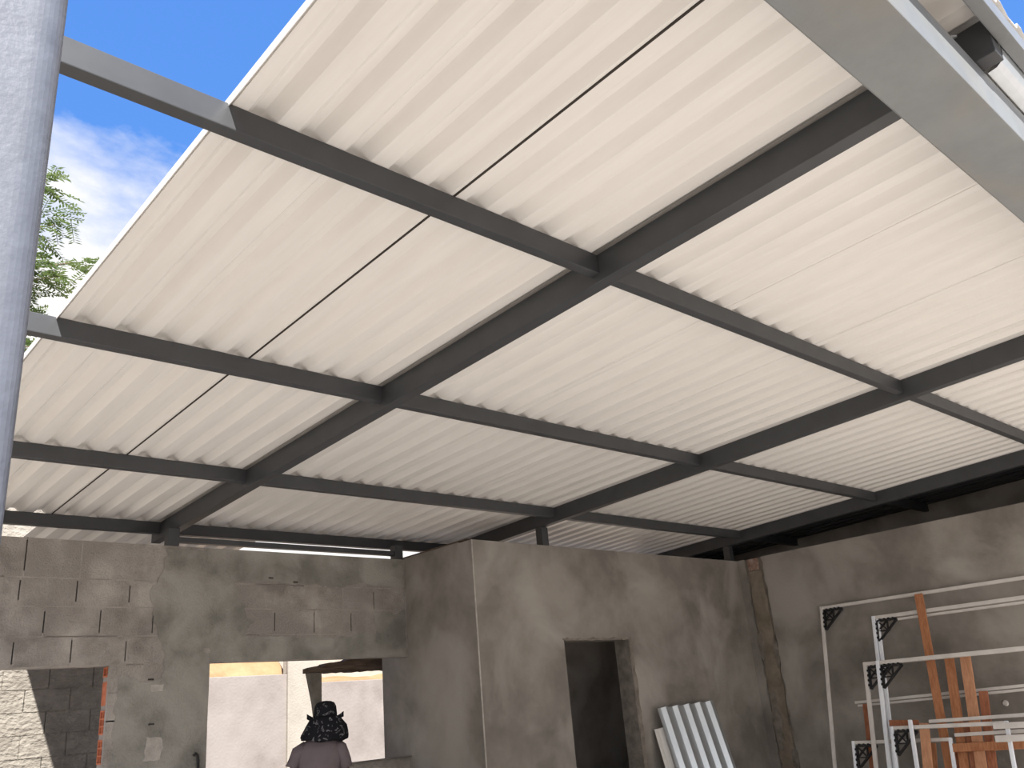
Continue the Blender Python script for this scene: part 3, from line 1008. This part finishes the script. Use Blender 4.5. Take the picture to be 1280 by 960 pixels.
J = {'pelvis': (0, 0, 0.90, (0.14, 0.10)), 'belly': (0, 0, 1.05, (0.135, 0.095)), 'chest': (0, 0.0, 1.23, (0.15, 0.105)), 'neckbase': (0, -0.01, 1.38, (0.07, 0.06)),
     'neck': (0, 0.0, 1.44, 0.052), 'headlow': (0, 0.025, 1.50, (0.062, 0.075)), 'head': (0, 0.02, 1.57, (0.07, 0.085)), 'headtop': (0, 0.015, 1.635, (0.05, 0.062)), 'nose': (0, 0.10, 1.545, 0.016)}
E_ = [('pelvis', 'belly'), ('belly', 'chest'), ('chest', 'neckbase'), ('neckbase', 'neck'), ('neck', 'headlow'), ('headlow', 'head'), ('head', 'headtop'), ('head', 'nose')]
for s, S in ((-1, 'l'), (1, 'r')):
    ex = 0.235 if s < 0 else 0.225
    J[S + 'sh'] = (s * 0.165, 0, 1.345, 0.055)
    J[S + 'el'] = (s * (ex + 0.025), -0.02, 1.07, 0.040)
    J[S + 'fa'] = (s * (ex + 0.022), 0.05, 0.96, 0.036)
    J[S + 'wr'] = (s * (ex + 0.012), 0.12, 0.85, 0.026)
    J[S + 'pm'] = (s * (ex + 0.010), 0.145, 0.79, (0.024, 0.036))
    E_ += [('chest', S + 'sh'), (S + 'sh', S + 'el'), (S + 'el', S + 'fa'), (S + 'fa', S + 'wr'), (S + 'wr', S + 'pm')]
    J[S + 'hip'] = (s * 0.085, 0, 0.85, 0.088)
    J[S + 'kn'] = (s * 0.10, 0.015, 0.48, 0.056)
    J[S + 'cf'] = (s * 0.102, -0.015, 0.34, 0.052)
    J[S + 'an'] = (s * 0.105, -0.02, 0.09, 0.038)
    J[S + 'to'] = (s * 0.115, 0.13, 0.04, 0.034)
    E_ += [('pelvis', S + 'hip'), (S + 'hip', S + 'kn'), (S + 'kn', S + 'cf'), (S + 'cf', S + 'an'), (S + 'an', S + 'to')]
    for i, (dx, ln) in enumerate([(-0.024, 0.062), (-0.008, 0.074), (0.009, 0.07), (0.025, 0.056)]):
        a, b_, c = S + 'f%da' % i, S + 'f%db' % i, S + 'f%dc' % i
        bx, by, bz = s * (ex + 0.010), 0.150 - dx * 0.9, 0.762
        J[a] = (bx, by, bz, 0.0095)
        J[b_] = (bx - s * 0.012, by + 0.006, bz - ln * .55, 0.0088)
        J[c] = (bx - s * 0.035, by + 0.004, bz - ln, 0.0075)
        E_ += [(S + 'pm', a), (a, b_), (b_, c)]
    J[S + 'ta'] = (s * (ex - 0.012), 0.182, 0.80, 0.011)
    J[S + 'tb'] = (s * (ex - 0.028), 0.20, 0.765, 0.0095)
    E_ += [(S + 'pm', S + 'ta'), (S + 'ta', S + 'tb')]
skinned('body', J, E_, 'pelvis', MAT['skin'], person)
# ears
for s in (-1, 1):
    MB().tube([L(s * 0.075, 0.01, 1.535), L(s * 0.084, 0.0, 1.555), L(s * 0.078, -0.002, 1.58)], [0.008, 0.012, 0.008], 8).build('ear', MAT['skin'], person, smooth=True)


def ring(cx, cy, z, rx, ry, n=28, px=1.0, wob=0.0, seed=0, tilt=0.0):
    out = []
    for k in range(n):
        a = 2 * math.pi * k / n
        c, s = math.cos(a), math.sin(a)
        x = math.copysign(abs(c) ** px, c) * rx
        y = math.copysign(abs(s) ** px, s) * ry
        w_ = wob * math.sin(a * 5 + seed)
        out.append(L(cx + x, cy + y, z + w_ + tilt * c))
    return out


# t-shirt: torso shell with two short sleeves
q = MB()
q.loft([ring(0, 0, 0.86, 0.180, 0.135), ring(0, 0, 0.95, 0.178, 0.132), ring(0, 0, 1.06, 0.172, 0.125), ring(0, 0, 1.16, 0.186, 0.128, px=.9), ring(0, 0, 1.25, 0.200, 0.130, px=.88),
        ring(0, 0, 1.32, 0.204, 0.122, px=.88), ring(0, -0.002, 1.365, 0.192, 0.105, px=.9), ring(0, -0.005, 1.395, 0.155, 0.088, px=.95), ring(0, -0.008, 1.42, 0.105, 0.075), ring(0, -0.008, 1.437, 0.072, 0.068)])
o = q.build('shirt', MAT['shirt'], person, smooth=True)
for s in (-1, 1):
    e = MB()
    ex = 0.268 if s < 0 else 0.258
    rr = []
    for t_, (x, y, z, ra, rb_) in enumerate([(0.125, 0, 1.335, 0.075, 0.088), (0.172, 0, 1.325, 0.074, 0.084), (0.205, -0.004, 1.275, 0.064, 0.078), (ex - 0.036, -0.008, 1.235, 0.060, 0.074), (ex - 0.026, -0.010, (1.245 if s < 0 else 1.205) - 0.02, 0.061, 0.074)]):
        ax = Vector((s * (0.55 if t_ < 2 else 0.25), 0, -1)).normalized() if t_ else Vector((s, 0, -0.3)).normalized()
        uu = Vector((0, 1, 0))
        vv = ax.cross(uu)
        rr.append([L(*(Vector((s * x, y, z)) + uu * math.cos(a) * rb_ + vv * math.sin(a) * ra)) for a in [2 * math.pi * k / 20 for k in range(20)]])
    e.loft(rr)
    e.build('sleeve', MAT['shirt'], person, smooth=True)
# trousers
q = MB()
q.loft([ring(0, 0, 0.80, 0.172, 0.128), ring(0, 0, 0.88, 0.170, 0.124), ring(0, 0, 0.98, 0.158, 0.116)])
for s in (-1, 1):
    q.loft([ring(s * 0.088, 0, 0.86, 0.092, 0.12), ring(s * 0.09, 0.0, 0.72, 0.092, 0.108), ring(s * 0.098, 0.01, 0.48, 0.076, 0.082), ring(s * 0.10, -0.005, 0.3, 0.072, 0.076), ring(s * 0.104, -0.012, 0.07, 0.066, 0.07)])
q.build('trousers', MAT['trouser'], person, smooth=True)
for s in (-1, 1):
    q = MB()
    q.loft([ring(s * 0.112, 0.055, 0.003, 0.052, 0.135, px=.8), ring(s * 0.112, 0.055, 0.03, 0.055, 0.137, px=.8), ring(s * 0.111, 0.045, 0.075, 0.05, 0.12), ring(s * 0.107, -0.01, 0.11, 0.055, 0.07), ring(s * 0.106, -0.015, 0.16, 0.052, 0.058)])
    q.build('boot', MAT['boot'], person, smooth=True)
# hat: crown, turned up brim, neck flap
q = MB()
q.loft([ring(0, 0.01, 1.565, 0.094, 0.112), ring(0, 0.01, 1.60, 0.092, 0.110), ring(0, 0.01, 1.65, 0.086, 0.102), ring(0, 0.01, 1.678, 0.072, 0.086), ring(0, 0.01, 1.690, 0.045, 0.055), ring(0, 0.01, 1.694, 0.015, 0.018)])
q.build('hat_crown', MAT['hat'], person, smooth=True)
q = MB()
ra_, rb2 = [], []
nb = 40
inner, outer, inner2, outer2 = [], [], [], []
for k in range(nb):
    a = 2 * math.pi * k / nb
    c, s = math.cos(a), math.sin(a)
    upx = 0.045 * (max(0, abs(c) - 0.55) / 0.45) ** 2 - 0.035 * max(0, -s)
    wx = 0.052 * (1 if s > -0.3 else 0.5)
    inner.append(L(c * 0.093, 0.01 + s * 0.111, 1.572))
    outer.append(L(c * (0.093 + wx), 0.01 + s * (0.111 + wx), 1.562 + upx))
    inner2.append(L(c * 0.093, 0.01 + s * 0.111, 1.545))
    outer2.append(L(c * (0.093 + wx), 0.01 + s * (0.111 + wx), 1.542 + upx * .6))
q.loft([inner, outer, outer2, inner2, inner], caps=False)
q.build('hat_brim', MAT['hat'], person, smooth=True)
q = MB()
rings = []
nk = 34
for (z, rx, ry, dr) in [(1.574, 0.114, 0.117, 0), (1.548, 0.132, 0.128, 0), (1.51, 0.160, 0.138, 0.002), (1.47, 0.182, 0.146, 0.004), (1.435, 0.200, 0.15, 0.006), (1.412, 0.206, 0.152, 0.008)]:
    rr = []
    for k in range(nk + 1):
        a = math.radians(160) + math.radians(220) * k / nk
        c, s = math.cos(a), math.sin(a)
        fold = 1 + dr * 2.2 * math.sin(k * 1.1)
        rr.append(L(c * rx * fold + 0.022 * (1.57 - z) / 0.155, 0.005 + s * ry * fold, z - 0.018 * max(0, -s) * (1.57 - z) / 0.15 + dr * .8 * math.sin(k * .7) + (0.012 * c * (1.57 - z) / 0.15) * -1))
    inn = [Vector(p) + (Vector((PX, PYY, p.z)) - Vector(p)).normalized() * 0.004 for p in rr]
    rings.append(rr + inn[::-1])
q.loft(rings)
q.build('neck_flap', MAT['hat'], person, smooth=True)
MB().loft([ring(0, -0.015, 1.49, 0.066, 0.07), ring(0, -0.01, 1.53, 0.078, 0.085), ring(0, 0.0, 1.57, 0.08, 0.092)]).build('hair', MAT['hair'], person, smooth=True)

# ================================================================== tree beyond the block wall
TX, TY = 1.7, 15.5
tree = thing('tree', 'feathery green tree rising behind the roof, at the left beside the column', 'tree', (TX, TY, -0.06))
r = random.Random(21)
q = MB()
q.tube([(TX, TY, -0.1), (TX + .1, TY, 2.5), (TX - .1, TY + .1, 5.0), (TX, TY, 7.5), (TX + .15, TY, 9.8)], [0.24, 0.2, 0.16, 0.11, 0.05], 12)
tips = []
for i in range(46):
    z = r.uniform(5.0, 11.3)
    a = r.uniform(0, 2 * math.pi)
    ln = r.uniform(0.8, 2.1) * (1.0 if z < 10 else 0.6)
    b0 = Vector((TX, TY, min(z, 9.6) - 0.5))
    b1 = b0 + Vector((math.cos(a) * ln * .55, math.sin(a) * ln * .55, 0.45))
    b2 = b0 + Vector((math.cos(a) * ln, math.sin(a) * ln, 0.55 + r.uniform(-.3, .4)))
    q.tube([b0, b1, b2], [0.04, 0.025, 0.008], 5)
    tips += [(b1, a), (b2, a), (b1.lerp(b2, .5), a), (b2 + Vector((math.cos(a), math.sin(a), .1)) * .2, a)]
# boughs that reach out over the roof edge
for (ex_, ey, ez) in [(3.45, 14.4, 9.9), (3.25, 14.4, 10.7), (3.75, 14.4, 9.25), (3.6, 14.4, 8.95), (3.55, 14.4, 7.8), (3.5, 14.4, 7.45), (3.65, 14.4, 7.2), (3.3, 14.4, 7.6)]:
    b0 = Vector((TX, TY, ez - 1.0))
    b2 = Vector((ex_, ey, ez))
    q.tube([b0, b0.lerp(b2, .5) + Vector((0, 0, .25)), b2], [0.05, 0.03, 0.008], 5)
    for t_ in (0.55, 0.7, 0.85, 1.0):
        tips.append((b0.lerp(b2, t_) + Vector((0, 0, .15 * (1 - t_))), math.atan2(ey - TY, ex_ - TX) + r.uniform(-.5, .5)))
q.build('trunk', MAT['bark'], tree, smooth=True)
lv = MB()


def leaflet(c, d, u, ln, w):
    d = d.normalized()
    s = d.cross(u).normalized() * w
    p = [c, c + d * ln * .5 + s, c + d * ln, c + d * ln * .5 - s]
    lv.add(p, [(0, 1, 2, 3)])


for (tp, a) in tips:
    for f in range(7):
        aa = a + r.uniform(-1.3, 1.3)
        d = Vector((math.cos(aa), math.sin(aa), r.uniform(-.5, .45))).normalized()
        st = tp + Vector((r.uniform(-.2, .2), r.uniform(-.2, .2), r.uniform(-.2, .2)))
        ln = r.uniform(0.35, 0.6)
        side = d.cross(Vector((0, 0, 1))).normalized()
        lv.bar(st, st + d * ln - Vector((0, 0, .06)), 0.008, 0.008)
        for k in range(9):
            t_ = (k + 1) / 9
            c = st + d * ln * t_ - Vector((0, 0, .06 * t_ * t_))
            for sg in (-1, 1):
                leaflet(c, side * sg + d * .5 + Vector((0, 0, r.uniform(-.35, .15))), Vector((r.uniform(-.3, .3), r.uniform(-.3, .3), 1)), r.uniform(0.09, 0.15), 0.02)
off = parent_origin(tree)
fo = lv.build('foliage', MAT['leaf'], tree)
fo['kind'] = 'stuff'
